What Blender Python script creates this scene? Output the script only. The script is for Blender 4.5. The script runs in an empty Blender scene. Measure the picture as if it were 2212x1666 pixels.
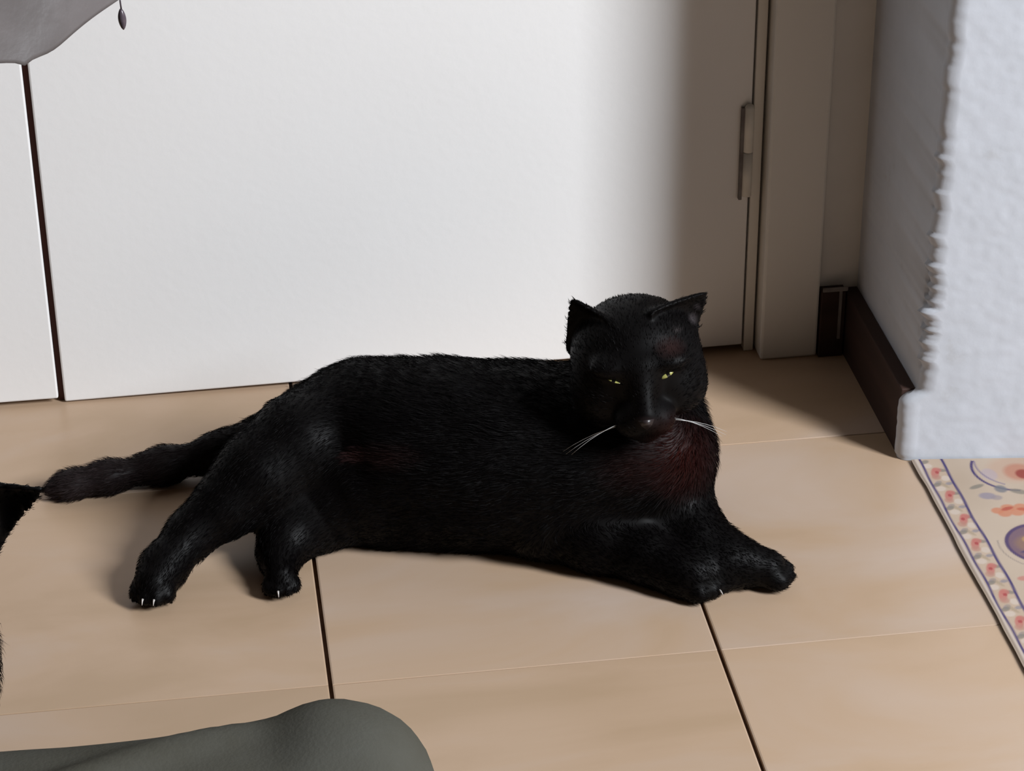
import bpy, math, random
import numpy as np
from mathutils import Vector, Matrix
random.seed(7); rng = np.random.default_rng(7)
scn = bpy.context.scene
COL = scn.collection
# ------------------------------------------------------------------ camera
W, H = 2212, 1666
F_PX, PITCH, YAW, ROLL, CAM_H = 5381.2, 0.51599, 0.13738, -0.008587, 1.18537
fw = np.array([math.sin(YAW)*math.cos(PITCH), math.cos(YAW)*math.cos(PITCH), -math.sin(PITCH)])
r0 = np.array([math.cos(YAW), -math.sin(YAW), 0.0]); u0 = np.cross(r0, fw)
cr = math.cos(ROLL)*r0 + math.sin(ROLL)*u0          # image right
cu = -math.sin(ROLL)*r0 + math.cos(ROLL)*u0         # image up
CAM = np.array([0.0, 0.0, CAM_H])
cam_d = bpy.data.cameras.new('camera'); cam = bpy.data.objects.new('camera', cam_d); COL.objects.link(cam)
cam_d.sensor_fit = 'HORIZONTAL'; cam_d.sensor_width = 36.0; cam_d.lens = F_PX*36.0/W
cam_d.clip_start = 0.02; cam_d.clip_end = 50
M = Matrix(((cr[0], cu[0], -fw[0], 0), (cr[1], cu[1], -fw[1], 0), (cr[2], cu[2], -fw[2], CAM_H), (0, 0, 0, 1)))
cam.matrix_world = M
scn.camera = cam
# ------------------------------------------------------------------ light
wd = bpy.data.worlds.new('room_ambience'); scn.world = wd; wd.use_nodes = True
bg = wd.node_tree.nodes['Background']; bg.inputs[0].default_value = (1.0, 0.78, 0.57, 1); bg.inputs[1].default_value = 0.051
ld = bpy.data.lights.new('window_daylight', 'AREA'); ld.shape = 'RECTANGLE'; ld.size = 0.78; ld.size_y = 1.8
ld.energy = 330; ld.color = (0.915, 0.955, 1.0)
lo = bpy.data.objects.new('window_daylight', ld); COL.objects.link(lo)
LTGT = Vector((0.35, 1.93, 0.12)); LAZ = math.radians(-42.6); LEL = math.radians(35.0); LD = 4.5
lo.location = LTGT + Vector((math.cos(LAZ)*math.cos(LEL), math.sin(LAZ)*math.cos(LEL), math.sin(LEL)))*LD
lo.rotation_euler = (LTGT - lo.location).to_track_quat('-Z', 'Y').to_euler()
scn.view_settings.view_transform = 'Standard'; scn.view_settings.look = 'None'
scn.view_settings.exposure = 0.0; scn.view_settings.gamma = 1.0; scn.view_settings.use_curve_mapping = False

# ------------------------------------------------------------------ helpers
def ray(px, py):
    return fw + cr*(px - W/2)/F_PX + cu*(H/2 - py)/F_PX
def A(px, py, x=None, y=None, z=None):
    d = ray(px, py)
    ax, v = (0, x) if x is not None else ((1, y) if y is not None else (2, z))
    return CAM + d*((v - CAM[ax])/d[ax])
def project(V):
    d = V - CAM; zz = d @ fw
    return np.stack([W/2 + F_PX*(d @ cr)/zz, H/2 - F_PX*(d @ cu)/zz], -1)
def link(name, me, mat=None, parent=None):
    o = bpy.data.objects.new(name, me); COL.objects.link(o)
    if mat is not None and not me.materials: me.materials.append(mat)
    if parent is not None: o.parent = parent
    return o
def mesh(name, V, Fc, smooth=False):
    me = bpy.data.meshes.new(name); me.from_pydata([tuple(map(float, v)) for v in V], [], [tuple(map(int, f)) for f in Fc])
    if smooth: me.polygons.foreach_set('use_smooth', [True]*len(me.polygons))
    me.update(); return me
def fast_mesh(name, V, quads, smooth=True):
    me = bpy.data.meshes.new(name); V = np.asarray(V, np.float32); q = np.asarray(quads, np.int32); n = q.shape[1]
    me.vertices.add(len(V)); me.vertices.foreach_set('co', V.ravel())
    me.loops.add(q.size); me.loops.foreach_set('vertex_index', q.ravel())
    me.polygons.add(len(q)); me.polygons.foreach_set('loop_start', np.arange(0, q.size, n, dtype=np.int32))
    me.polygons.foreach_set('use_smooth', np.full(len(q), smooth))
    me.update(calc_edges=True); me.validate(); return me
def tag(o, label=None, cat=None, group=None, kind=None):
    if label: o['label'] = label
    if cat: o['category'] = cat
    if group: o['group'] = group
    if kind: o['kind'] = kind
    return o
def empty(name, loc):
    o = bpy.data.objects.new(name, None); COL.objects.link(o); o.location = loc; o.empty_display_size = 0.05; return o
def box_vf(x0, x1, y0, y1, z0, z1, b=0.0):
    """box with chamfered edges (b)"""
    import bmesh
    bm = bmesh.new(); bmesh.ops.create_cube(bm, size=1.0)
    for v in bm.verts:
        v.co = Vector(((x0+x1)/2 + v.co.x*(x1-x0), (y0+y1)/2 + v.co.y*(y1-y0), (z0+z1)/2 + v.co.z*(z1-z0)))
    if b > 0: bmesh.ops.bevel(bm, geom=list(bm.edges), offset=b, segments=2, affect='EDGES', profile=0.5)
    me = bpy.data.meshes.new('box'); bm.to_mesh(me); bm.free(); return me
def grid_quads(nu, nv, wrap_u=False):
    i, j = np.meshgrid(np.arange(nu if wrap_u else nu-1), np.arange(nv-1), indexing='ij')
    i2 = (i+1) % nu
    return np.stack([i*nv+j, i2*nv+j, i2*nv+j+1, i*nv+j+1], -1).reshape(-1, 4)
def lathe(profile, n=32):
    V = []; 
    for k in range(n):
        a = 2*math.pi*k/n
        V += [(r*math.cos(a), r*math.sin(a), z) for r, z in profile]
    return mesh('lathe', V, grid_quads(n, len(profile), True), True)
def tube(pts, rad, n=8):
    pts = [np.array(p, float) for p in pts]; V = []; m = len(pts)
    rads = rad if hasattr(rad, '__len__') else [rad]*m
    for i, p in enumerate(pts):
        t = pts[min(i+1, m-1)] - pts[max(i-1, 0)]; t /= np.linalg.norm(t)
        a = np.cross(t, [0, 0, 1.0]); 
        if np.linalg.norm(a) < 1e-3: a = np.array([1.0, 0, 0])
        a /= np.linalg.norm(a); b = np.cross(t, a)
        for k in range(n):
            th = 2*math.pi*k/n; V.append(p + rads[i]*(math.cos(th)*a + math.sin(th)*b))
    Fc = []
    for i in range(m-1):
        for k in range(n): Fc.append((i*n+k, i*n+(k+1) % n, (i+1)*n+(k+1) % n, (i+1)*n+k))
    Fc.append(tuple(range(n))[::-1]); Fc.append(tuple((m-1)*n+k for k in range(n)))
    return mesh('tube', V, Fc, True)
# smooth value noise (numpy)
def vnoise(p, scale, seed=0):
    p = np.asarray(p, float)*scale; i = np.floor(p).astype(np.int64); f = p - i; f = f*f*(3-2*f); out = np.zeros(p.shape[:-1])
    d = p.shape[-1]
    for c in range(2**d):
        w = np.ones(p.shape[:-1]); h = np.full(p.shape[:-1], seed*374761393, np.int64)
        for a in range(d):
            b = (c >> a) & 1; w = w*(f[..., a] if b else 1-f[..., a])
            h = h*31 + (i[..., a]+b)*[668265263, 2246822519, 3266489917][a]
        h = (h ^ (h >> 13))*1274126177 & 0x7fffffff
        out += w*((h ^ (h >> 16)) % 65536)/65536.0
    return out*2-1

# ------------------------------------------------------------------ materials
def mat(name, col, rough=0.5, spec=0.5, sheen=0.0):
    m = bpy.data.materials.new(name); m.use_nodes = True; b = m.node_tree.nodes['Principled BSDF']
    b.inputs['Base Color'].default_value = (*col, 1); b.inputs['Roughness'].default_value = rough
    b.inputs['Specular IOR Level'].default_value = spec
    if sheen: b.inputs['Sheen Weight'].default_value = sheen
    return m, m.node_tree, b
def noise_col(nt, b, stops, scale=4.0, detail=4.0, vec=None, dist=0.0, bump=0.0, bump_scale=60.0, coord='Object', rough=0.55):
    N = nt.nodes; L = nt.links
    tc = N.new('ShaderNodeTexCoord'); src = tc.outputs[coord]
    if vec is not None:
        mp = N.new('ShaderNodeMapping'); mp.inputs['Scale'].default_value = vec; L.new(src, mp.inputs[0]); src = mp.outputs[0]
    n = N.new('ShaderNodeTexNoise'); n.inputs['Scale'].default_value = scale; n.inputs['Detail'].default_value = detail
    n.inputs['Distortion'].default_value = dist; n.inputs['Roughness'].default_value = rough; L.new(src, n.inputs['Vector'])
    cr_ = N.new('ShaderNodeValToRGB'); L.new(n.outputs['Fac'], cr_.inputs[0])
    e = cr_.color_ramp.elements
    e[0].position, e[0].color = stops[0][0], (*stops[0][1], 1); e[1].position, e[1].color = stops[-1][0], (*stops[-1][1], 1)
    for p, c in stops[1:-1]:
        k = e.new(p); k.color = (*c, 1)
    L.new(cr_.outputs[0], b.inputs['Base Color'])
    if bump:
        n2 = N.new('ShaderNodeTexNoise'); n2.inputs['Scale'].default_value = bump_scale; n2.inputs['Detail'].default_value = 5
        L.new(tc.outputs[coord], n2.inputs['Vector'])
        bp = N.new('ShaderNodeBump'); bp.inputs['Strength'].default_value = bump; bp.inputs['Distance'].default_value = 0.004
        L.new(n2.outputs['Fac'], bp.inputs['Height']); L.new(bp.outputs[0], b.inputs['Normal'])
    return src
def attr_col(nt, b, name='Col'):
    a = nt.nodes.new('ShaderNodeAttribute'); a.attribute_name = name; nt.links.new(a.outputs['Color'], b.inputs['Base Color'])
def set_col(me, cols):
    ca = me.color_attributes.new('Col', 'FLOAT_COLOR', 'POINT'); c = np.ones((len(cols), 4), np.float32); c[:, :3] = cols
    ca.data.foreach_set('color', c.ravel())

m_tile, nt, b = mat('glazed_beige_tile', (.48, .38, .30), 0.34, 0.35)
noise_col(nt, b, [(0.28, (.395, .275, .178)), (0.43, (.435, .306, .208)), (0.57, (.447, .330, .246)), (0.74, (.468, .365, .298))], scale=5.0, detail=5, vec=(0.75, 1.7, 1), dist=0.6, rough=0.5)
# every tile of a slightly different batch
hsv = nt.nodes.new('ShaderNodeHueSaturation'); oi = nt.nodes.new('ShaderNodeObjectInfo'); mr = nt.nodes.new('ShaderNodeMapRange')
mr.inputs['To Min'].default_value = 0.95; mr.inputs['To Max'].default_value = 1.04
nt.links.new(oi.outputs['Random'], mr.inputs[0]); nt.links.new(mr.outputs[0], hsv.inputs['Value'])
lk = [l for l in nt.links if l.to_socket == b.inputs['Base Color']][0]; src = lk.from_socket
nt.links.new(src, hsv.inputs['Color']); nt.links.new(hsv.outputs[0], b.inputs['Base Color'])
for n_ in nt.nodes:
    if n_.type == 'TEX_COORD': tcn = n_
geo = nt.nodes.new('ShaderNodeNewGeometry'); va = nt.nodes.new('ShaderNodeVectorMath'); va.operation = 'ADD'
sc_ = nt.nodes.new('ShaderNodeVectorMath'); sc_.operation = 'SCALE'; sc_.inputs[3].default_value = 37.0
cb = nt.nodes.new('ShaderNodeCombineXYZ'); nt.links.new(oi.outputs['Random'], cb.inputs[0]); nt.links.new(oi.outputs['Random'], cb.inputs[2])
nt.links.new(cb.outputs[0], sc_.inputs[0]); nt.links.new(geo.outputs['Position'], va.inputs[0]); nt.links.new(sc_.outputs[0], va.inputs[1])
for n_ in nt.nodes:
    if n_.type == 'MAPPING': nt.links.new(va.outputs[0], n_.inputs[0])
m_grout, nt, b = mat('dark_brown_grout', (.075, .036, .02), 0.9, 0.1)
noise_col(nt, b, [(0.3, (.05, .024, .013)), (0.7, (.10, .055, .034))], scale=60)
m_paint, nt, b = mat('white_door_paint', (.80, .79, .78), 0.42, 0.3)
noise_col(nt, b, [(0.3, (.79, .775, .765)), (0.7, (.815, .805, .80))], scale=3, detail=3, bump=0.04, bump_scale=130)
m_trim, nt, b = mat('white_frame_paint', (.74, .71, .67), 0.45, 0.3)
noise_col(nt, b, [(0.3, (.71, .68, .63)), (0.7, (.76, .735, .70))], scale=5, vec=(1, 1, .3))
m_plaster, nt, b = mat('white_plaster', (.55, .57, .61), 0.85, 0.15)
noise_col(nt, b, [(0.22, (.45, .455, .475)), (0.36, (.51, .53, .575)), (0.7, (.545, .565, .615))], scale=22, detail=7, bump=0.06, bump_scale=90, rough=0.62)
m_plain, nt, b = mat('pale_wall_paint', (.7, .67, .63), 0.8, 0.15)
noise_col(nt, b, [(0.3, (.66, .63, .59)), (0.7, (.73, .70, .66))], scale=9, detail=5, bump=0.05, bump_scale=90)
m_fill, nt, b = mat('grey_filler', (.2, .18, .17), 0.8, 0.15)
noise_col(nt, b, [(0.3, (.15, .13, .125)), (0.7, (.23, .21, .2))], scale=60)
m_base, nt, b = mat('dark_brown_skirting', (.05, .026, .02), 0.6, 0.25)
noise_col(nt, b, [(0.3, (.028, .014, .011)), (0.7, (.05, .026, .02))], scale=8, vec=(1, .2, 4))
m_dark, nt, b = mat('dark_wood_stile', (.07, .022, .014), 0.7, 0.2)
noise_col(nt, b, [(0.3, (.045, .014, .010)), (0.7, (.065, .022, .016))], scale=9, vec=(6, 6, .5))
m_hinge, nt, b = mat('painted_hinge', (.62, .60, .55), 0.4, 0.4)
noise_col(nt, b, [(0.3, (.56, .54, .49)), (0.7, (.66, .63, .58))], scale=30)

# ------------------------------------------------------------------ floor
T = 0.316; X1, YA = 0.0751, 1.6136; DOOR_Y = 2.102
floor = link('floor', box_vf(X1-5*T, X1+5*T, YA-6*T, YA+2*T+0.12, -0.06, -0.0042), m_grout)
tag(floor, 'beige glazed tile floor with dark brown joints', kind='structure')
gx, gy = 0.0034, 0.0003
def tile_mesh():
    a, c, e, h = (T-gx)/2, (T-gy)/2, 0.0012, 0.006
    V = []
    for dx, z in ((e, 0.0), (0.0, -0.0004), (0.0, -h)):
        V += [(-a+dx, -c+dx*.45, z), (a-dx, -c+dx*.45, z), (a-dx, c-dx*.45, z), (-a+dx, c-dx*.45, z)]
    Fc = [(0, 1, 2, 3)]
    for k in (0, 4):
        for i in range(4): Fc.append((k+i, k+4+i, k+4+(i+1) % 4, k+(i+1) % 4))
    Fc.append((11, 10, 9, 8))
    return mesh('tile', V, Fc)
tm = tile_mesh(); tm.materials.append(m_tile)
for i in range(-5, 5):
    for j in range(-6, 2):
        o = link('tile', tm, None, floor)
        o.location = (X1+(i+.5)*T, YA+(j+.5)*T, -abs(rng.normal(0, .00025)))
        o.rotation_euler = (rng.normal(0, .0006), rng.normal(0, .0006), 0)

# ------------------------------------------------------------------ doors, frame and walls
def door_mesh(x0, x1, zl, zr, y0=DOOR_Y, th=0.036, top=1.98):
    me = box_vf(x0, x1, y0, y0+th, 0.0, top, 0.0016)
    for v in me.vertices:
        if v.co.z < 0.1:
            t = (v.co.x-x0)/(x1-x0); v.co.z += zl+(zr-zl)*t
    return me
d1 = tag(link('door_1', door_mesh(-0.80, -0.1462, 0.004, 0.0055), m_paint), 'white flush cupboard door reaching out under the tablecloth', kind='structure')
d2 = tag(link('door_2', door_mesh(-0.1405, 0.5195, 0.0015, 0.008), m_paint), 'wide white flush cupboard door behind the lying black cat', kind='structure')
# hinge on door_2: knuckles and leaf
hz0, hz1, hx, hy = 0.172, 0.262, 0.5165, DOOR_Y-0.0035
hg = link('hinge', tube([(hx, hy, hz0), (hx, hy, (hz0+hz1)/2-.0006)], 0.0048, 14), m_hinge, d2)
link('knuckle', tube([(hx, hy, (hz0+hz1)/2+.0006), (hx, hy, hz1), (hx, hy, hz1+.003)], [0.0048, 0.0048, 0.003], 14), m_hinge, hg)
link('hinge_leaf', box_vf(hx-.0075, hx-.0045, hy-.001, DOOR_Y+.001, hz0-.004, hz1), m_fill, hg)
tag(link('trim_1', box_vf(0.5215, 0.5312, DOOR_Y+.001, DOOR_Y+.05, 0, 2.0, .001), m_trim), 'narrow white door jamb strip', kind='structure')
tag(link('trim_2', box_vf(0.5335, 0.590, 2.082, DOOR_Y+.05, 0, 2.04, .0025), m_trim), 'white door frame post', kind='structure')
tag(link('trim_4', box_vf(-0.82, 0.590, 2.082, DOOR_Y+.05, 1.985, 2.05, .002), m_trim), 'white door frame head', kind='structure')
tag(link('trim_5', box_vf(-0.1458, -0.1409, DOOR_Y+.006, DOOR_Y+.06, 0.001, 1.985), m_dark), 'dark wooden stile behind the gap of the doors', kind='structure')
wb = tag(link('wall_back', box_vf(-1.5, 1.6, DOOR_Y+.062, DOOR_Y+.14, 0, 2.5), m_plain), 'white plaster wall carrying the doors', kind='structure')
tag(link('wall_nook', box_vf(0.5905, 0.6315, 2.093, DOOR_Y+.061, 0, 2.5), m_plain), 'narrow plaster strip between door frame and wall end', kind='structure')
tag(link('baseboard_back', box_vf(0.591, 0.6155, 2.079, 2.0925, 0, 0.072, .001), m_base), 'short dark brown skirting in the corner', kind='structure')
tag(link('baseboard_right', box_vf(0.6165, 0.6297, 1.8885, 2.0925, 0, 0.069, .001), m_base), 'dark brown skirting along the side of the wall end', kind='structure')
tag(link('trim_3', box_vf(0.6085, 0.6112, 2.0775, 2.0788, 0.020, 0.073), m_fill), 'pale filler line between the two skirtings', kind='structure')
tag(link('trim_6', box_vf(0.5915, 0.6165, 2.0765, 2.0785, 0.0725, 0.077, .0008), m_fill), 'pale filler line above the short skirting', kind='structure')
# wall_right: plastered end of a partition with a ragged painted edge
def wall_end():
    zs = np.concatenate([np.arange(0, 0.46, 0.0022), np.linspace(0.47, 2.5, 60)])
    n = len(zs); XR = 0.744; YF = 1.8755
    base = np.where(zs < 0.058, 0.6143, np.where(zs < 0.071, 0.6143+0.0150*((zs-0.058)/0.013)**1.6, 0.6300))
    base = np.where(zs < .004, .6165, base)
    p1 = np.stack([zs, zs*0], -1)
    jag = 0.0016*vnoise(p1, 160, 3) + 0.0022*vnoise(p1, 62, 9) + 0.0018*vnoise(p1, 23, 5)
    teeth = np.zeros(n)
    for zt, amp, hgt in [(.128, .006, .008), (.141, .007, .011), (.155, .006, .010), (.168, .0045, .010), (.188, .0055, .012), (.214, .004, .014), (.250, .003, .02), (.287, .003, .016), (.110, .004, .012), (.097, .004, .008)]:
        t = (zs-zt)/hgt; teeth += np.where((t > 0) & (t < 1), amp*(t-0.35), 0)
    amp_z = np.clip((zs-.065)/.03, 0, 1)*np.clip(1.15-zs*1.2, .35, 1)
    xl = base + (jag*.9 - teeth*1.7)*amp_z + 0.0004*vnoise(p1, 200, 4)*(1-amp_z)
    prof = [(-2, 2.26), (-2, 1.8895), (-1, 1.8880), (0.0, 1.8835), (0.02, 1.8795), (0.05, 1.8772)] + [(s, YF) for s in np.linspace(0.10, 0.95, 40)] + [(0.985, 1.8768), (1.0, 1.8795), (1.0, 2.26)]
    V = []
    for (s, y) in prof:
        if s < 0:
            x = np.full(n, 0.6300) if s < -1.5 else np.where(zs < .068, xl, np.maximum(xl+.0008, 0.6300))
        else: x = xl + (XR-xl)*s
        yy = np.full(n, y)
        if 0 < s < 1 and y < 1.88:
            q = np.stack([x, zs], -1)
            yy = yy + 0.0002*vnoise(q, 45, 1) + 0.0002*vnoise(q, 150, 2) + 0.0022*np.clip(vnoise(q, 14, 6), 0, 1)*np.clip(.15-zs, 0, .1)*8
        if y < 1.9: yy = yy-.0145*np.clip((x-.63)/.114, 0, 1)
        V.append(np.stack([x, yy, zs], -1))
    V = np.array(V); nu = len(prof)
    q = grid_quads(nu, n)
    return fast_mesh('wall_end', V.reshape(-1, 3), q[:, ::-1], True)
wr = tag(link('wall_right', wall_end(), m_plaster), 'white plastered wall end with ragged paint edge', kind='structure')

# ------------------------------------------------------------------ printed mat
m_mat, nt, b = mat('printed_vinyl', (.5, .4, .3), 0.45, 0.4); attr_col(nt, b)
MX, MY0, MY1 = 0.6264, 0.95, 1.8742
def mat_print(U, Y):
    C = np.empty(U.shape+(3,)); base = np.array([.47, .385, .30]); C[:] = base
    C += 0.03*vnoise(np.stack([U, Y], -1), 30, 8)[..., None]
    def blend(mask, col): 
        m = np.clip(mask, 0, 1)[..., None]; C[:] = C*(1-m) + np.array(col)*m
    sm = lambda d, w: np.clip(0.5 - d/w, 0, 1)
    def blob(u, y, ru, ry, col, ang=0.0, soft=.35, a=1.0):
        c, s = math.cos(ang), math.sin(ang); du, dy = U-u, Y-y
        d = np.sqrt(((du*c+dy*s)/ru)**2 + ((-du*s+dy*c)/ry)**2) - 1
        blend(sm(d, soft)*a, col)
    def ring(u, y, r, w, col, arc=None, a=1.0):
        du, dy = U-u, Y-y; d = np.abs(np.hypot(du, dy)-r) - w
        m = sm(d, .0012)*a
        if arc is not None:
            th = np.degrees(np.arctan2(dy, du)) % 360; lo_, hi_ = arc; m = m*((th >= lo_) & (th <= hi_))
        blend(m, col)
    navy = (.052, .035, .135); pink = (.47, .155, .13); green = (.20, .185, .155); grey = (.27, .235, .26); cream = (.56, .48, .41)
    # border band
    band = (U > .007) & (U < .0252); C[band] = C[band]*.96 + np.array([.03, .01, .0])
    k0 = int((MY1-MY0)/.0395)+2
    for k in range(k0):
        y = 1.8475-k*.0395; j = (k*37 % 5-2)*.0006
        blob(.0118+j, y+.013, .0045, .0040, cream); blob(.0212, y-.010, .0040, .0045, cream)
        blob(.0105, y+.020, .0042, .0028, green, .5, a=.8); blob(.0213, y+.004, .0046, .0026, green, -.4, a=.8)
        blob(.0125, y-.0165, .0040, .0026, grey, .7, a=.8); blob(.0218, y-.019, .0034, .0024, (.20, .20, .25), .2, a=.7)
        blob(.0155+j, y, .0036, .0085, pink, -.25, a=.85); blob(.0185+j, y+.005, .0040, .0042, pink, 0, a=.8)
        blob(.0135, y-.007, .0042, .0042, (.42, .22, .17), 0, a=.7); blob(.0165, y+.001, .0018, .0022, (.36, .06, .06))
        blob(.0162, y-.020, .0018, .0075, (.33, .27, .18), .5, a=.6)
    wob = .0005*np.sin(Y*95)+.0004*np.sin(Y*41+1)
    for uc, w in ((.0064, .0011), (.0262, .0013)): blend(sm(np.abs(U-uc-wob)-w, .0011), navy)
    blend(sm(np.abs(U-.0015)-.0013, .0015)*.75, (.24, .19, .15)); blend(sm(np.abs(U-.0039)-.0009, .001)*.8, (.55, .49, .44))
    # field motifs, repeated down and across the mat
    for ku in range(3):
        for kv in range(5):
            ou, ov = ku*.215, -kv*.225
            B = lambda u, y, *a_, **k_: blob(u+ou, y+ov, *a_, **k_)
            B(.088, 1.842, .026, .022, (.50, .36, .27), a=.8); B(.090, 1.838, .014, .014, (.46, .20, .13), a=.8); B(.0925, 1.834, .007, .008, (.28, .05, .035))
            B(.062, 1.838, .007, .010, (.42, .36, .40), a=.7)
            ring(.0865+ou, 1.8445+ov, .0375, .0013, navy, (150, 262)); ring(.094+ou, 1.852+ov, .040, .0008, (.16, .13, .24), (165, 235), .8)
            B(.0445, 1.8195, .0075, .0028, green, .35, a=.85); B(.0645, 1.8125, .0055, .0062, (.155, .165, .19), .2, a=.85)
            B(.0492, 1.8030, .0075, .0055, (.26, .235, .29), -.2, a=.85); B(.0565, 1.799, .005, .004, grey, a=.7); B(.0790, 1.806, .008, .004, green, -.5, a=.8)
            for du, dy, rr in ((-.0105, .000, .0055), (-.0055, -.0055, .006), (0, .003, .0065), (.006, -.005, .0065), (.0115, .003, .006), (.017, -.004, .006)):
                B(.061+du, 1.778+dy, rr, rr*.9, (.52, .20, .105), a=.85)
            B(.060, 1.780, .006, .0025, (.40, .075, .045), .3, a=.9); B(.074, 1.777, .006, .0025, (.44, .10, .05), -.2, a=.9)
            B(.0720, 1.7215, .0302, .0325, (.165, .10, .135), soft=.06); ring(.0720+ou, 1.7215+ov, .0300, .0017, (.07, .04, .12))
            B(.066, 1.7225, .017, .014, (.24, .145, .10), a=.8); B(.063, 1.7300, .006, .005, (.42, .27, .10), .4, a=.8); B(.061, 1.713, .011, .0022, (.05, .035, .12), .2); B(.078, 1.721, .006, .012, (.42, .30, .14), a=.8)
            ring(.075+ou, 1.7215+ov, .0405, .0004, (.17, .15, .15), (165, 225), .8)
            for q in range(4): B(.040+.012*(q % 2), 1.672-.011*q, .006, .0035, green if q % 2 else pink, .6*q, a=.7)
    return np.clip(C*np.array([.86, .82, .80]), 0.01, 1)
us = np.concatenate([np.arange(0, .112, .0011), np.arange(.113, .66, .006)])
ys = np.concatenate([np.arange(MY0, 1.38, .006), np.arange(1.38, MY1, .0012), [MY1]])
UU, YY = np.meshgrid(us, ys, indexing='ij')
edge = .0007*vnoise(np.stack([YY, YY*0], -1), 40, 12)*(UU < .003)
YC = np.where(UU+MX < .75, np.minimum(YY, 1.8735-.0145*np.clip((UU+MX-.63)/.114, 0, 1)), YY)
Vm = np.stack([UU+MX+edge, YC, np.full(UU.shape, .0026)], -1).reshape(-1, 3); nT = len(Vm)
Vs = [Vm]; qs = [grid_quads(len(us), len(ys))]
rim = np.concatenate([np.arange(len(ys)), (np.arange(1, len(us)))*len(ys)+len(ys)-1, (len(us)-1)*len(ys)+np.arange(len(ys)-2, -1, -1), np.arange(len(us)-2, 0, -1)*len(ys)])
lowv = Vm[rim].copy(); lowv[:, 2] = 0.0003; Vs.append(lowv); k = np.arange(len(rim)); k2 = (k+1) % len(rim)
qs.append(np.stack([rim[k], rim[k2], nT+k2, nT+k], -1))
me = fast_mesh('floor_mat', np.concatenate(Vs), np.concatenate(qs), False)
cm = mat_print(UU, YY).reshape(-1, 3); set_col(me, np.concatenate([cm, np.full((len(rim), 3), .06)]))
tag(link('floor_mat', me, m_mat), 'thin printed floor mat with flower border, scrolls and purple medallion beside white wall end', 'mat')

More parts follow.
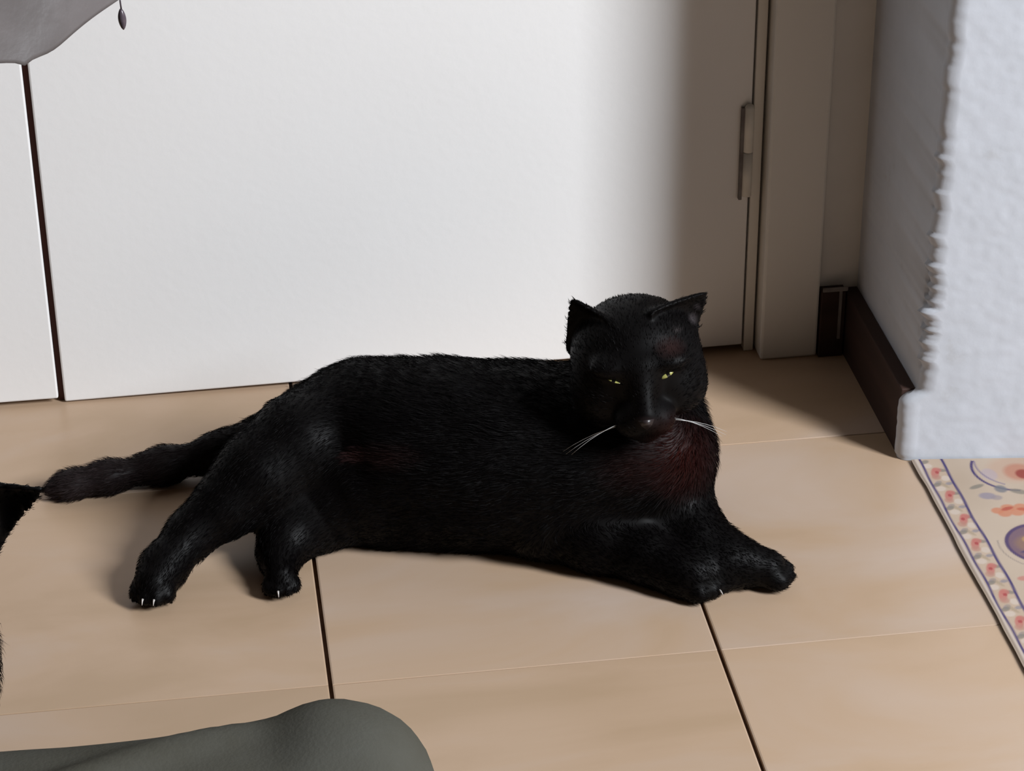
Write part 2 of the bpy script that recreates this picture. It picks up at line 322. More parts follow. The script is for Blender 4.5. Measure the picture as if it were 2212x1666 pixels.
# ------------------------------------------------------------------ cats: signed distance bodies
class Body:
    def __init__(s): s.p = []
    def cone(s, a, b, ra, rb, k=.02, hair=.009, flow=None, tint=(1, 1, 1)):
        a, b = np.array(a, float), np.array(b, float)
        s.p.append(dict(t='c', a=a, b=b, ra=ra, rb=rb, k=k, hair=hair, flow=(b-a) if flow is None else np.array(flow, float)))
    def chain(s, pts, **kw):
        for (a, ra), (b, rb) in zip(pts[:-1], pts[1:]): s.cone(a, b, ra, rb, **kw)
    def ell(s, c, R, rad, k=.01, hair=.005, flow=(0, 0, 1)):
        s.p.append(dict(t='e', c=np.array(c, float), R=np.array(R, float), r=np.array(rad, float), k=k, hair=hair, flow=np.array(flow, float)))
    def ear(s, base, tip, nrm, hw, k=.006, hair=.003, flow=None):
        base, tip = np.array(base), np.array(tip); e = tip-base; L = np.linalg.norm(e); e /= L
        n = nrm-e*np.dot(nrm, e); n /= np.linalg.norm(n); w = np.cross(e, n)
        s.p.append(dict(t='p', c=base, L=L, R=np.stack([w, n, e]), hw=hw, k=k, hair=hair, flow=e))
    @staticmethod
    def dist(p, X):
        if p['t'] == 'c':
            ba = p['b']-p['a']; pa = X-p['a']; t = np.clip((pa @ ba)/max(ba @ ba, 1e-12), 0, 1)
            return np.linalg.norm(pa-t[..., None]*ba, axis=-1) - (p['ra']+(p['rb']-p['ra'])*t)
        if p['t'] == 'e':
            q = (X-p['c']) @ p['R'].T; k0 = np.linalg.norm(q/p['r'], axis=-1); k1 = np.linalg.norm(q/p['r']**2, axis=-1)
            return k0*(k0-1)/np.maximum(k1, 1e-6)
        q = (X-p['c']) @ p['R'].T; w, n, e = q[..., 0], q[..., 1], q[..., 2]; t = np.clip(e/p['L'], -.4, 1.0)
        hw = p['hw']*np.power(np.clip(1-t, 0, 1), .88)+.0012; sft = np.clip(w/np.maximum(hw, 1e-4), -1.3, 1.3)
        n0 = -.38*hw*(1-sft**2)+.003*t
        d = np.maximum(np.abs(n-n0)-(.0030-.0012*np.clip(t, 0, 1)), np.abs(w)-hw); d = np.maximum(d, e-p['L']); return np.maximum(d, -e-.006)
    def sd(s, X):
        D = .5; X = np.array(X, float)[None]
        for p in s.p:
            d = float(s.dist(p, X)[0]); h = max(p['k']-abs(D-d), 0)/p['k']; D = min(D, d)-h*h*p['k']*.25
        return D
    def surf(s, X, d):
        X = np.array(X, float); d = d/np.linalg.norm(d)
        for _ in range(400):
            if s.sd(X) > 0: break
            X = X+d*.0004
        return X
    def bbox(s, p, pad):
        if p['t'] == 'c':
            r = max(p['ra'], p['rb'])+pad; return np.minimum(p['a'], p['b'])-r, np.maximum(p['a'], p['b'])+r
        r = (p['r'].max() if p['t'] == 'e' else p['L']+p['hw'])+pad; return p['c']-r, p['c']+r
    def field(s, h):
        bb = [s.bbox(p, .012) for p in s.p]; lo_ = np.min([x[0] for x in bb], 0); hi_ = np.max([x[1] for x in bb], 0)
        lo_[2] = -2*h-1e-4; n = np.ceil((hi_-lo_)/h).astype(int)+1
        D = np.full(n, .5, np.float32)
        for p in s.p:
            a, b_ = s.bbox(p, p['k']+4*h); i0 = np.clip(np.floor((a-lo_)/h).astype(int), 0, n); i1 = np.clip(np.ceil((b_-lo_)/h).astype(int)+1, 0, n)
            if np.any(i1 <= i0): continue
            ax = [lo_[q]+h*np.arange(i0[q], i1[q]) for q in range(3)]
            X = np.stack(np.meshgrid(*ax, indexing='ij'), -1); d = s.dist(p, X)
            sl = tuple(slice(i0[q], i1[q]) for q in range(3)); o = D[sl]
            hh = np.maximum(p['k']-np.abs(o-d), 0)/p['k']; D[sl] = np.minimum(o, d)-hh*hh*p['k']*.25
        Z = lo_[2]+h*np.arange(n[2]); D = np.maximum(D, (0.0006-Z)[None, None, :].astype(np.float32))
        return D, lo_
    def surface(s, h):
        D, lo_ = s.field(h); S = D < 0; n = np.array(D.shape)-1
        c = [S[i:i+n[0], j:j+n[1], k:k+n[2]] for i in (0, 1) for j in (0, 1) for k in (0, 1)]
        cnt = sum(x.astype(np.int8) for x in c); act = (cnt > 0) & (cnt < 8)
        ii = np.argwhere(act); idx = np.full(n, -1, np.int64); idx[act] = np.arange(len(ii))
        acc = np.zeros((len(ii), 3)); num = np.zeros(len(ii))
        offs = [np.array(o) for o in np.ndindex(2, 2, 2)]
        for a in offs:
            for ax in range(3):
                if a[ax]: continue
                b_ = a.copy(); b_[ax] = 1
                da = D[tuple((ii+a).T)]; db = D[tuple((ii+b_).T)]; m = (da < 0) != (db < 0)
                t = da[m]/(da[m]-db[m]); pos = np.tile(a.astype(float), (m.sum(), 1)); pos[:, ax] += t
                acc[m] += pos; num[m] += 1
        V = lo_+h*(ii+acc/num[:, None])
        Q = []
        for ax in range(3):
            o1, o2 = (ax+1) % 3, (ax+2) % 3
            sl0 = [slice(1, n[q]) for q in range(3)]; sl0[ax] = slice(0, n[ax]); sl1 = list(sl0); sl1[ax] = slice(1, n[ax]+1)
            s0, s1 = S[tuple(sl0)], S[tuple(sl1)]; e = np.argwhere(s0 != s1)
            if not len(e): continue
            flip = s1[tuple(e.T)]
            g = e.copy(); 
            for q in range(3):
                if q != ax: g[:, q] += 1
            def cell(d1_, d2_):
                x = g.copy(); x[:, o1] -= d1_; x[:, o2] -= d2_; return idx[tuple(x.T)]
            q4 = np.stack([cell(1, 1), cell(0, 1), cell(0, 0), cell(1, 0)], -1); q4[flip] = q4[flip][:, ::-1]; Q.append(q4)
        return V, np.concatenate(Q)
    def style(s, V):
        d = np.stack([s.dist(p, V) for p in s.p], 1); w = np.exp(-(d-d.min(1, keepdims=True))/.007); w /= w.sum(1, keepdims=True)
        fl = np.stack([p['flow']/np.linalg.norm(p['flow']) for p in s.p]); hl = np.array([p['hair'] for p in s.p])
        return w @ fl, w @ hl
def laplace(V, Q, it, lam=.5):
    E = np.concatenate([Q[:, [0, 1]], Q[:, [1, 2]], Q[:, [2, 3]], Q[:, [3, 0]]]); E = np.concatenate([E, E[:, ::-1]])
    deg = np.bincount(E[:, 0], minlength=len(V))[:, None]
    for k_ in range(it):
        for l_ in (lam, -lam*1.04):
            S_ = np.stack([np.bincount(E[:, 0], V[E[:, 1], q], len(V)) for q in range(3)], -1); V = V+l_*(S_/np.maximum(deg, 1)-V)
    V[:, 2] = np.maximum(V[:, 2], .0006); return V
def normals(V, Q):
    n = np.cross(V[Q[:, 2]]-V[Q[:, 0]], V[Q[:, 3]]-V[Q[:, 1]]); N_ = np.zeros_like(V)
    for q in range(4):
        for ax in range(3): N_[:, ax] += np.bincount(Q[:, q], n[:, ax], len(V))
    return N_/np.maximum(np.linalg.norm(N_, axis=1, keepdims=True), 1e-9)
def fur_mesh(V, N_, flow, hl, cols, count, width=.00028, lift=.30, pick=None):
    pr = None if pick is None else pick/pick.sum()
    id_ = rng.choice(len(V), count, p=pr); n = N_[id_]; f = flow[id_]; f = f-n*np.sum(f*n, 1, keepdims=True); f /= np.maximum(np.linalg.norm(f, axis=1, keepdims=True), 1e-6)
    s_ = np.cross(n, f); p = V[id_]+(rng.uniform(-.0014, .0014, (count, 1))*f+rng.uniform(-.0014, .0014, (count, 1))*s_)-n*.0006
    L = (hl[id_]*rng.uniform(.55, 1.25, count))[:, None]
    clump = np.stack([vnoise(p, 70, q) for q in (21, 22, 23)], -1)
    d0 = f+n*lift*1.5+.22*clump+rng.normal(0, .10, (count, 3)); d0 /= np.linalg.norm(d0, axis=1, keepdims=True)
    d1_ = f+n*lift*.35+.32*clump+rng.normal(0, .12, (count, 3)); d1_ /= np.linalg.norm(d1_, axis=1, keepdims=True)
    m = p+d0*L*.5; e = m+d1_*L*.5
    for a in (m, e): a[:, 2] = np.maximum(a[:, 2], .0008)
    w = (s_+.6*rng.normal(0, 1, (count, 3))); w -= d0*np.sum(w*d0, 1, keepdims=True); w /= np.linalg.norm(w, axis=1, keepdims=True); w *= width
    P = np.stack([p-w, p+w, m+w*.8, m-w*.8, e], 1).reshape(-1, 3); k_ = np.arange(count)[:, None]*5
    t = np.concatenate([k_+[0, 1, 2], k_+[0, 2, 3], k_+[3, 2, 4]]); 
    me = fast_mesh('fur', P, t, True); set_col(me, np.repeat(cols[id_]*rng.uniform(.7, 1.3, (count, 1)), 5, 0)); return me
m_skin, nt, b = mat('black_coat', (.006, .005, .005), .50, .10); attr_col(nt, b)
m_fur, nt, b = mat('black_fur', (.006, .005, .005), .62, .055); attr_col(nt, b)
m_eye, nt, b = mat('cat_eye', (.5, .5, .15), .08, .6)
N_, L_ = nt.nodes, nt.links
tc = N_.new('ShaderNodeTexCoord'); sx = N_.new('ShaderNodeSeparateXYZ'); L_.new(tc.outputs['Object'], sx.inputs[0])
ab = N_.new('ShaderNodeMath'); ab.operation = 'ABSOLUTE'; L_.new(sx.outputs['X'], ab.inputs[0])
rp = N_.new('ShaderNodeValToRGB'); mpn = N_.new('ShaderNodeMapRange'); mpn.inputs['From Max'].default_value = .009; L_.new(ab.outputs[0], mpn.inputs[0]); L_.new(mpn.outputs[0], rp.inputs[0])
e_ = rp.color_ramp.elements; e_[0].position, e_[0].color = .14, (.004, .004, .004, 1); e_[1].position, e_[1].color = .2, (.36, .35, .11, 1); k_ = e_.new(.75); k_.color = (.28, .29, .09, 1); k_ = e_.new(.85); k_.color = (.01, .01, .008, 1)
L_.new(rp.outputs[0], b.inputs['Base Color'])
m_nose, nt, b = mat('cat_nose', (.02, .015, .015), .35, .5); noise_col(nt, b, [(.3, (.014, .01, .01)), (.7, (.03, .022, .022))], scale=300)
m_claw, nt, b = mat('claw_horn', (.75, .70, .66), .25, .5); noise_col(nt, b, [(.3, (.40, .37, .35)), (.7, (.52, .49, .47))], scale=200)
m_whisk, nt, b = mat('whisker', (.5, .5, .5), .35, .5); noise_col(nt, b, [(.3, (.45, .45, .45)), (.7, (.55, .55, .55))], scale=200)

def head_frame(fr, fu, ft, roll):
    Fv = fr*cr+fu*cu-ft*fw; Fv /= np.linalg.norm(Fv); U = cu-Fv*np.dot(cu, Fv); U /= np.linalg.norm(U); X = np.cross(U, Fv)
    c, s = math.cos(roll), math.sin(roll); return c*X+s*U, Fv, -s*X+c*U
def head(B, C, X, Fv, U, sc=1.0, tips=None, ehw=.033):
    g = lambda x, f, u: C+(x*X+f*Fv+u*U)*sc
    R = np.stack([X, Fv, U]); bk = -Fv+.15*U
    B.ell(g(0, -.004, 0), R, np.array([.0525, .050, .046])*sc, k=.02, hair=.005, flow=bk)
    for s in (-1, 1):
        B.ell(g(s*.027, .016, -.018), R, np.array([.027, .028, .025])*sc, k=.014, hair=.006, flow=bk+.4*s*X-.2*U)
        B.ell(g(s*.0105, .052, -.022), R, np.array([.0135, .014, .0115])*sc, k=.006, hair=.003, flow=bk+.4*s*X)
        B.ell(g(s*.023, .034, .021), R, np.array([.016, .010, .007])*sc, k=.010, hair=.004, flow=bk+.3*s*X)      # brow
        B.ear(g(s*.030, -.004, .019), tips[(s+1)//2] if tips is not None else g(s*.060, -.004, .074), .75*Fv+.5*s*X, ehw*sc, hair=.0035)
    B.cone(g(0, .036, .014), g(0, .060, -.010), .013*sc, .0085*sc, k=.010, hair=.003, flow=bk)
    B.ell(g(0, .047, -.020), R, np.array([.020, .018, .015])*sc, k=.010, hair=.003, flow=bk)
    B.ell(g(0, .048, -.036), R, np.array([.0125, .012, .010])*sc, k=.007, hair=.004, flow=bk-.5*U)
    return g
def paw(B, a, d, r, hair=.004):
    """four toes around the end of a leg: a = end, d = pointing direction"""
    d = np.array(d, float); d /= np.linalg.norm(d); s = np.cross(d, [0, 0, 1.0]); s /= np.linalg.norm(s)
    toes = []
    for q, (o, f) in enumerate(((-.80, .30), (-.29, .62), (.29, .62), (.80, .30))):
        c = np.array(a)+s*o*r+d*f*r; c[2] = max(r*.52, c[2]-r*.25); B.ell(c, np.stack([s, d, np.cross(s, d)]), np.array([.40, .62, .48])*r, k=.004, hair=hair, flow=d); toes.append(c+d*r*.6)
    return toes, d

def eyes_nose_whiskers(root, B, g, X, Fv, U, sc, open_=(.0011, .0034)):
    for s, op in zip((-1, 1), open_):
        me = lathe([(0.0001, -.006)]+[(.0078*sc*math.sin(a), -.0060*sc*math.cos(a)) for a in np.linspace(.1, math.pi-.1, 14)]+[(.0001, .006)], 24)
        for v in me.vertices: v.co = Vector((v.co.x, v.co.y*op/.0078, v.co.z))
        o = link('eye', me, m_eye, root); tl = s*.30
        ax = X*math.cos(tl)+U*math.sin(tl); fz = Fv+.38*s*X+.15*U; fz = fz/np.linalg.norm(fz); ax = ax-fz*np.dot(ax, fz); ax /= np.linalg.norm(ax); ay = np.cross(fz, ax)
        c = B.surf(g(s*.0215, .022, .0125), Fv)-fz*.0044
        o.matrix_parent_inverse = root.matrix_world.inverted(); o.matrix_world = Matrix(((ax[0], ay[0], fz[0], c[0]), (ax[1], ay[1], fz[1], c[1]), (ax[2], ay[2], fz[2], c[2]), (0, 0, 0, 1)))
    nz = B.surf(g(0, .045, -.011), Fv); fo_ = np.dot(nz-g(0, 0, 0), Fv)/sc+.0008
    me = mesh('nose', [g(x, f+fo_-.069, u) for x, f, u in [(-.0065, .0665, -.0095), (.0065, .0665, -.0095), (0, .0690, -.0080), (-.004, .0690, -.0135), (.004, .0690, -.0135), (0, .0685, -.0185), (-.003, .060, -.012), (.003, .060, -.012)]],
              [(0, 3, 2), (2, 3, 4), (2, 4, 1), (3, 5, 4), (0, 2, 6), (2, 1, 7), (2, 7, 6), (0, 6, 3), (1, 4, 7), (3, 6, 5), (6, 7, 5), (7, 4, 5)], True)
    link('nose', me, m_nose, root)
    for s in (-1, 1):
        for q in range(3):
            st = B.surf(g(s*.014, .040-.003*q, -.020-.003*q), Fv+.5*s*X)-Fv*.001; ln = .040+.005*q
            dr = s*X*1.0+Fv*(.10-.2*q)-U*(.30+.08*q); dr /= np.linalg.norm(dr)
            pts = [st+dr*ln*t-np.array([0, 0, 1])*.010*t*t for t in np.linspace(0, 1, 6)]
            link('whisker', tube(pts, [.00028*(1-.7*t) for t in np.linspace(0, 1, 6)], 5), m_whisk, root)
def build_cat(root, B, h, count, width, vis_tint, lift=.30, smooth_it=3, bald=()):
    V, Q = B.surface(h); V = laplace(V, Q, smooth_it); N_ = normals(V, Q); flow, hl = B.style(V)
    cols = np.tile(np.array([.0017, .0012, .0013]), (len(V), 1)); cols = vis_tint(V, N_, cols)
    me = fast_mesh('body', V, Q, True); set_col(me, cols*.8); body = link('body', me, m_skin, root)
    pick = np.ones(len(V))
    for c, r in bald: pick[np.linalg.norm(V-c, axis=1) < r] = 0
    pick[V[:, 2] < .002] = 0
    fm = fur_mesh(V, N_, flow, hl, cols, count, width, lift, pick); fo = link('fur', fm, m_fur, body); tag(fo, kind='stuff')
    return body
def claw(root, p, d, ln=.0036):
    d = np.array(d)/np.linalg.norm(d); pts = [p+d*ln*t+np.array([0, 0, -.0035*t*t]) for t in np.linspace(0, 1, 5)]
    link('claw', tube(pts, [.0009*(1-.85*t)+.0002 for t in np.linspace(0, 1, 5)], 7), m_claw, root)

# --- the cat lying on the tiles (pixel anchors give directions, z or y the depth)
PXM = 2440.0
B = Body(); r_ = lambda px: px/PXM
hip = A(775, 950, z=.066)
B.chain([(A(1350, 985, z=.078), .066), (A(1210, 988, z=.070), .0725), (A(1050, 985, z=.069), .0735), (A(900, 973, z=.068), .0715), (A(780, 945, z=.066), .0590), (A(690, 932, z=.058), .0415)], k=.035, hair=.011)
B.cone(A(1432, 975, z=.085), A(1380, 1040, z=.055), .042, .045, k=.03, hair=.012, flow=(0, -.3, -1))                    # breast
B.cone(A(1375, 825, y=1.825), A(1350, 940, y=1.835), .043, .056, k=.03, hair=.011)                                       # neck
B.cone(A(1452, 900, y=1.87), A(1452, 985, y=1.85), .030, .035, k=.025, hair=.012, flow=(0, -.2, -1))                   # throat ruff
# belly flap and flank
B.cone(A(1000, 1060, z=.035), A(820, 1085, z=.030), .038, .034, k=.03, hair=.011)
# upper hind leg (stretched towards the viewer)
B.chain([(A(760, 895, z=.090), .040), (A(650, 965, z=.080), .043), (A(560, 1030, z=.066), .036), (A(490, 1092, z=.050), .0255), (A(415, 1152, z=.034), .0185), (A(354, 1225, z=.020), .0172), (A(332, 1262, z=.016), .0160)], k=.016, hair=.007)
t1, dd1 = paw(B, A(332, 1264, z=.015), [-.25, -1, 0], .0165)
# lower hind leg
B.chain([(A(760, 1060, z=.045), .046), (A(690, 1108, z=.030), .031), (A(640, 1140, z=.024), .0235), (A(604, 1195, z=.016), .0155), (A(606, 1245, z=.014), .0135)], k=.018, hair=.007)
t2, dd2 = paw(B, A(606, 1252, z=.013), [.05, -1, 0], .0138)
# near foreleg
B.chain([(A(1270, 1030, z=.062), .045), (A(1180, 1120, z=.034), .031), (A(1290, 1163, z=.027), .0265), (A(1400, 1200, z=.023), .0215), (A(1475, 1236, z=.018), .0185), (A(1505, 1245, z=.017), .0185)], k=.018, hair=.007)
t3, dd3 = paw(B, A(1507, 1246, z=.016), [.75, -.65, 0], .0195)
# far foreleg
B.chain([(A(1420, 1035, z=.060), .041), (A(1468, 1120, z=.036), .029), (A(1520, 1175, z=.027), .0225), (A(1580, 1212, z=.021), .0185), (A(1655, 1228, z=.0165), .0165)], k=.018, hair=.006)
t4, dd4 = paw(B, A(1662, 1228, z=.0155), [1, -.12, 0], .0175)
# tail
B.chain([(A(660, 915, z=.050), .0250), (A(580, 942, z=.038), .0172), (A(480, 978, z=.024), .0155), (A(350, 1006, z=.017), .0125), (A(230, 1032, z=.0135), .0108), (A(150, 1049, z=.0115), .0090), (A(118, 1056, z=.010), .0060)], k=.022, hair=.009)
HC = A(1374, 770, y=1.772); HX, HF, HU = head_frame(.07, -.64, .76, math.radians(9))
g1 = head(B, HC, HX, HF, HU, 1.03, (A(1240, 644, y=1.785), A(1523, 630, y=1.785)))
def tint1(V, N_, cols):
    P = project(V); face = (N_ @ -fw) > -.2
    def spot(x, y, rx, ry, col, a):
        d = np.sqrt(((P[:, 0]-x)/rx)**2+((P[:, 1]-y)/ry)**2); m = (np.clip(1.2-d, 0, 1)*face*a)[:, None]; cols[:] = cols*(1-m)+np.array(col)*m
    spot(1470, 985, 75, 90, (.022, .0030, .0018), .9); spot(1380, 1010, 90, 60, (.010, .0022, .0016), .7)       # rusty breast
    spot(775, 985, 36, 18, (.040, .018, .018), .8); spot(850, 990, 70, 32, (.012, .0045, .004), .7)           # thin fur at the groin
    spot(1448, 752, 32, 24, (.030, .014, .013), .7)                                                          # thin fur at the temple
    spot(1398, 912, 26, 12, (.022, .014, .014), .8)                                                          # bare lip
    spot(1497, 688, 10, 13, (.08, .068, .072), .55); spot(1506, 662, 7, 8, (.06, .05, .055), .5); spot(1462, 714, 12, 6, (.05, .042, .042), .5)   # pale hairs inside the ear
    t_ = np.clip((560-P[:, 0])/350, 0, 1)*(V[:, 1] > 1.85); m = (t_*.8)[:, None]; cols[:] = cols*(1-m)+np.array([.020, .0135, .0135])*m  # tail paler towards the tip: its lit sheen put into the fur colour
    return cols
cat = empty('cat', tuple(A(1000, 1060, z=0.0)))
bpy.context.view_layer.update()
bald = [(g1(s*.0215, .0425, .0065), .010) for s in (-1, 1)]+[(g1(0, .066, -.012), .008)]
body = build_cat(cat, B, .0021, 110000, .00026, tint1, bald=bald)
eyes_nose_whiskers(cat, B, g1, HX, HF, HU, 1.03)
for ts, dd, ids in ((t1, dd1, (1, 2)), (t2, dd2, (2,)), (t3, dd3, (2,))):
    for q in ids: claw(cat, ts[q]+np.array([0, 0, .003]), dd)
# --- second cat sitting beside, one ear turned sideways
B2 = Body(); Y2 = 1.47
C2 = A(-182, 1088, y=Y2); X2, F2, U2 = head_frame(-.25, -.35, .90, math.radians(-44))
g2 = head(B2, C2, X2, F2, U2, 1.0, None, .034)
B2.chain([(A(-190, 1120, y=Y2), .045), (A(-200, 1260, y=Y2+.02), .050), (A(-225, 1400, y=Y2+.02), .056), (A(-280, 1480, y=Y2+.02), .072), (A(-300, 1560, y=Y2+.03), .078)], k=.035, hair=.011)
B2.cone(A(-101, 1445, y=Y2-.01), A(-103, 1490, y=Y2-.01), .026, .026, k=.03, hair=.011, flow=(0, 0, -1))
for px in (-140, -240):
    B2.chain([(A(px, 1480, y=Y2-.01), .030), (A(px-5, 1600, y=Y2-.03), .020), (A(px-5, 1690, z=.018), .0175)], k=.016, hair=.007, flow=(0, 0, -1))
    paw(B2, A(px-5, 1700, z=.016), [0, -1, 0], .018)
for s, px in ((1, -290), (-1, -450)):
    B2.chain([(A(px, 1540, y=Y2+.03), .055), (A(px-10, 1610, y=Y2+.02), .040), (A(px-10, 1655, z=.020), .020), (A(px-10, 1690, z=.018), .018)], k=.02, hair=.009)
    paw(B2, A(px-10, 1700, z=.016), [0, -1, 0], .018)
tb = A(-400, 1560, y=Y2+.08); tb[2] = .04
B2.chain([(tb, .026), (tb+np.array([-.09, -.01, -.018]), .018), (tb+np.array([-.17, -.09, -.023]), .016), (tb+np.array([-.19, -.19, -.025]), .014), (tb+np.array([-.15, -.26, -.027]), .008)], k=.015, hair=.009)
cat2 = empty('cat', (float(A(-250, 1500, y=Y2+.08)[0]), Y2+.08, 0.0))
bpy.context.view_layer.update()
build_cat(cat2, B2, .0032, 36000, .0003, lambda V, N_, c: c*.6, bald=[(g2(s*.0215, .0425, .0065), .010) for s in (-1, 1)])
eyes_nose_whiskers(cat2, B2, g2, X2, F2, U2, 1.0, (.006, .006))
for root in (cat, cat2):                                 # meshes are in world coordinates: undo the parent's offset
    inv = Matrix.Translation(-root.location)
    for o in root.children:
        if o.name.split('.')[0] != 'eye': o.matrix_parent_inverse = inv
tag(cat, 'black cat lying on its side on the tiles, head raised, paws stretched out', 'cat')
tag(cat2, 'second black cat, only its sideways ear showing at the tail tip of the lying cat', 'cat')

# ------------------------------------------------------------------ table with cloth
m_wood, nt, b = mat('table_wood', (.18, .09, .045), .5, .4); noise_col(nt, b, [(.3, (.13, .06, .03)), (.7, (.22, .115, .06))], scale=7, vec=(1, 8, 1))
m_cloth, nt, b = mat('grey_satin_cloth', (.30, .275, .27), .5, .35)
noise_col(nt, b, [(.35, (.094, .083, .081)), (.65, (.130, .116, .115))], scale=9, detail=4, dist=1.5, bump=.6, bump_scale=30)
m_bead, nt, b = mat('dark_bead', (.06, .045, .06), .25, .5); noise_col(nt, b, [(.3, (.045, .035, .045)), (.7, (.085, .065, .08))], scale=120)
TZ = .735; TR = .32; PSI = math.radians(-52); CORN = A(46, 158, z=.588)
TC = CORN[:2]-(TR+.030)*np.array([math.cos(PSI), math.sin(PSI)])
tb_ = empty('pedestal_table', (TC[0], TC[1], 0)); tag(tb_, 'round wooden pedestal table under the grey cloth', 'table')
link('tabletop', lathe([(0.0005, TZ-.03), (TR-.012, TZ-.03), (TR-.003, TZ-.024), (TR-.002, TZ-.008), (TR-.010, TZ-.002), (.0005, TZ-.002)], 64), m_wood, tb_)
link('pedestal', lathe([(.0005, .03), (.034, .03), (.036, .06), (.024, .10), (.022, .30), (.030, .36), (.024, .42), (.022, .62), (.05, TZ-.031), (.0005, TZ-.031)], 28), m_wood, tb_)
link('foot_plate', lathe([(.0005, .0004), (.105, .0004), (.108, .006), (.100, .016), (.04, .03), (.0005, .03)], 40), m_wood, tb_)
def cloth_pt(th, s, psi, a):
    """square cloth (half side a) laid on a round top: arc length s along direction th"""
    rr = np.minimum(s, TR+.004); over = np.maximum(s-TR-.004, 0)
    fold = .35*np.cos(2*(th-psi))+.10*np.sin(9*(th-psi)+1.0)+.06*np.sin(17*th)
    drop = over*.985; out = over*(.08+.26*np.clip(fold, -.2, .6))
    R_ = rr+out+.003*np.clip(over*40, 0, 1)+.0016*np.clip(over*20, 0, 1)*np.sin(23*(th-psi)+30*over)*np.sin(60*over+5*th)
    return TC[0]+R_*np.cos(th), TC[1]+R_*np.sin(th), TZ+.0015-drop-.003*np.clip((s-TR+.01)/.014, 0, 1)
DC = TR+.004+(TZ-.588)/.985; DEL = math.radians(-27)
EDG = [(PSI+math.pi/4+DEL, DC*math.cos(math.pi/4+DEL)), (PSI-math.radians(27), DC*math.cos(math.radians(27))), (PSI+math.pi*3/4+DEL, .37), (PSI-math.pi*3/4+DEL, .40)]
def hem_len(th):
    v = [e/math.cos(th-n) for n, e in EDG if math.cos(th-n) > .02]
    v = sorted(v)+[9.0]; dp = abs((th-PSI+math.pi) % (2*math.pi)-math.pi); l_ = v[0]-.008*math.exp(-((v[1]-v[0])/.02)**2)
    return min(l_, TR+.075) if dp > math.radians(34) else l_          # corners rounded
nth, ns = 360, 70
th = np.linspace(0, 2*math.pi, nth, endpoint=False); ss = np.concatenate([np.linspace(.002, .9, 14)*1.0])
V = []
for t in th:
    Lh = hem_len(t); s_ = np.concatenate([np.linspace(.002, min(TR-.02, Lh*.8), 10), np.linspace(min(TR-.018, Lh*.82), Lh, ns-10)])
    x, y, z = cloth_pt(np.full(ns, t), s_, PSI, 0); V.append(np.stack([x, y, z], -1))
V = np.array(V)
me = fast_mesh('tablecloth', V.reshape(-1, 3), grid_quads(nth, ns, True), True)
cloth = link('tablecloth', me, m_cloth); tag(cloth, 'grey satin tablecloth with a hanging pointed corner and a bead on its hem', 'tablecloth')
sm_ = cloth.modifiers.new('thickness', 'SOLIDIFY'); sm_.thickness = .0012; sm_.offset = 0
hem3 = V[:, -1, :]; hp = project(hem3)
ib = int(np.argmin(np.hypot(hp[:, 0]-256, hp[:, 1]+6)+200*(hem3[:, 1] > 1.75)))
bp_ = hem3[ib]; yb = bp_[1]-.001
link('bead_thread', tube([bp_+np.array([0, 0, .003]), A(260, 6, y=yb), A(262, 20, y=yb)], .0006, 6), m_bead, cloth)
p0, p1 = A(261, 19, y=yb), A(267, 64, y=yb)
link('bead', tube([p0+(p1-p0)*t for t in np.linspace(0, 1, 12)], [.0004+.0023*math.sin(math.pi*min(1, t*.98+.02))**.7 for t in np.linspace(0, 1, 12)], 12), m_bead, cloth)

# ------------------------------------------------------------------ ottoman with throw
m_throw, nt, b = mat('grey_green_wool', (.115, .115, .10), .95, .05)
noise_col(nt, b, [(.3, (.062, .059, .047)), (.7, (.080, .079, .068))], scale=14, bump=.12, bump_scale=420)
OX0, OX1, OY0, OY1, OZ = -.46, .110, .70, 1.203, .2955
ot = empty('ottoman', ((OX0+OX1)/2, (OY0+OY1)/2, 0)); tag(ot, 'low upholstered ottoman hidden under the grey green throw', 'ottoman')
m_uph, nt, b = mat('ottoman_fabric', (.16, .11, .08), .9, .1); noise_col(nt, b, [(.3, (.12, .085, .06)), (.7, (.19, .13, .10))], scale=60)
def cb_(x0, x1, y0, y1, z0, z1, bv):
    c = ot.location; return box_vf(x0-c.x, x1-c.x, y0-c.y, y1-c.y, z0, z1, bv)
link('seat', cb_(OX0+.02, OX1-.035, OY0+.02, OY1-.035, .07, OZ-.008, .02), m_uph, ot)
for lx in (OX0+.05, OX1-.085):
    for ly in (OY0+.05, OY1-.085): link('leg', cb_(lx, lx+.03, ly, ly+.03, 0.0004, .07, .003), m_wood, ot)
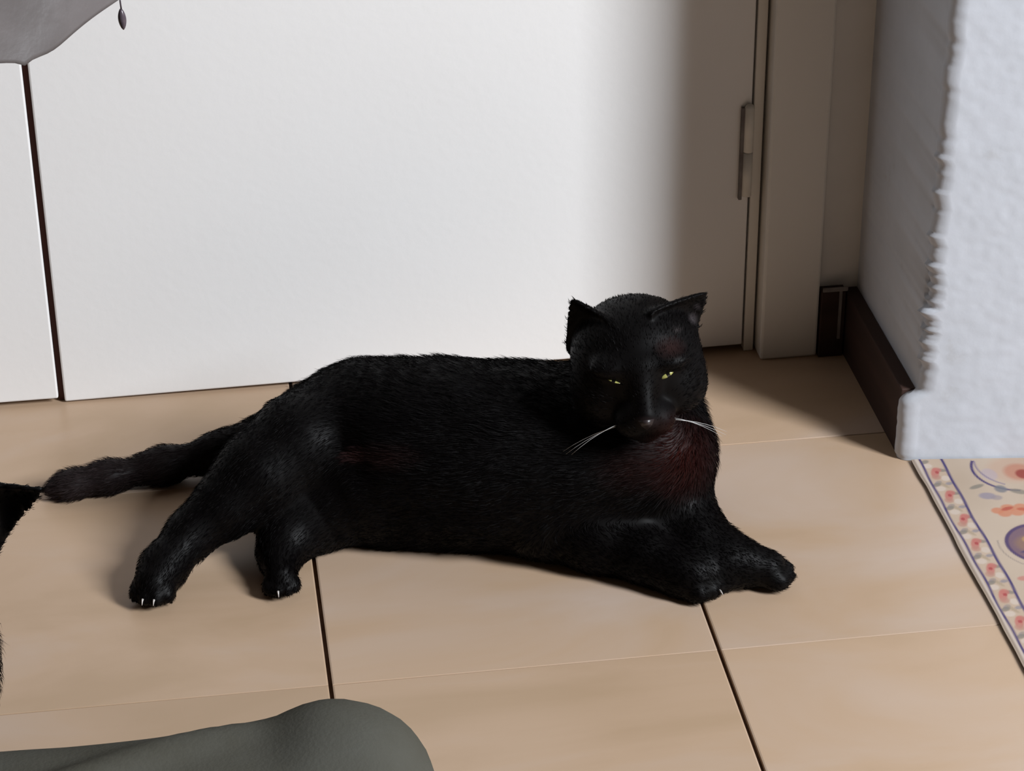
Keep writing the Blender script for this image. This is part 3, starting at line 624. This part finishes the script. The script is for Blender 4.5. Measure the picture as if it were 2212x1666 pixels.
def throw_mesh():
    # rounded outline; rings run from the middle over a soft edge and down the sides
    n, m = 260, 56; cx, cy = (OX0+OX1)/2, (OY0+OY1)/2; hx_, hy_ = (OX1-OX0)/2, (OY1-OY0)/2; rc = .045
    V = np.zeros((n, m, 3))
    for i in range(n):
        a = 2*math.pi*i/n; d = np.array([math.cos(a), math.sin(a)])
        # rounded rectangle radius in direction a
        lo_, hi_ = 0.0, 1.0
        for _ in range(26):
            mid = (lo_+hi_)/2; q = np.abs(d*mid)-np.array([hx_-rc, hy_-rc]); sd = np.linalg.norm(np.maximum(q, 0))+min(max(q[0], q[1]), 0)-rc
            if sd < 0: lo_ = mid
            else: hi_ = mid
        R_ = lo_; hang = .17+.02*math.sin(3*a+.5)+.012*math.sin(7*a)
        rnd = .030+.028*max(0, math.cos(a-math.radians(50)))**3
        for j in range(m):
            s = j/(m-1); tot = R_+hang; l = s*tot; flat = R_-rnd; arc = rnd*math.pi/2
            if l < flat: r, z = l, 0.0
            elif l < flat+arc: q = (l-flat)/rnd; r, z = flat+rnd*math.sin(q), -rnd*(1-math.cos(q))
            else:
                l2 = l-flat-arc; z = -rnd-l2; r = R_+.10*l2*(.6+.6*math.sin(11*a)+.3*math.sin(19*a+1))
            V[i, j] = (cx+d[0]*r, cy+d[1]*r, OZ+z)
    X, Y_ = V[..., 0], V[..., 1]; top = V[..., 2] > OZ-.06
    hump = np.exp(-((X-.073)/.046)**4)*np.exp(-((Y_-(OY1-.030))/.06)**4)
    fold = .010*np.exp(-((Y_-(OY1-.075)-.45*(X+.10))/.013)**2)*np.exp(-((X+.12)/.12)**2)
    V[..., 2] += (.014*hump+fold+.004*vnoise(np.stack([X, Y_], -1), 9, 4))*top
    V[..., 2] = np.maximum(V[..., 2], .012)
    return fast_mesh('throw', V.reshape(-1, 3), grid_quads(n, m, True), True)
th_o = link('throw_blanket', throw_mesh(), m_throw); tag(th_o, 'grey green woven throw draped over the low ottoman', 'blanket')
sm_ = th_o.modifiers.new('thickness', 'SOLIDIFY'); sm_.thickness = .004; sm_.offset = -1
# table parts are modelled about the table axis already; done
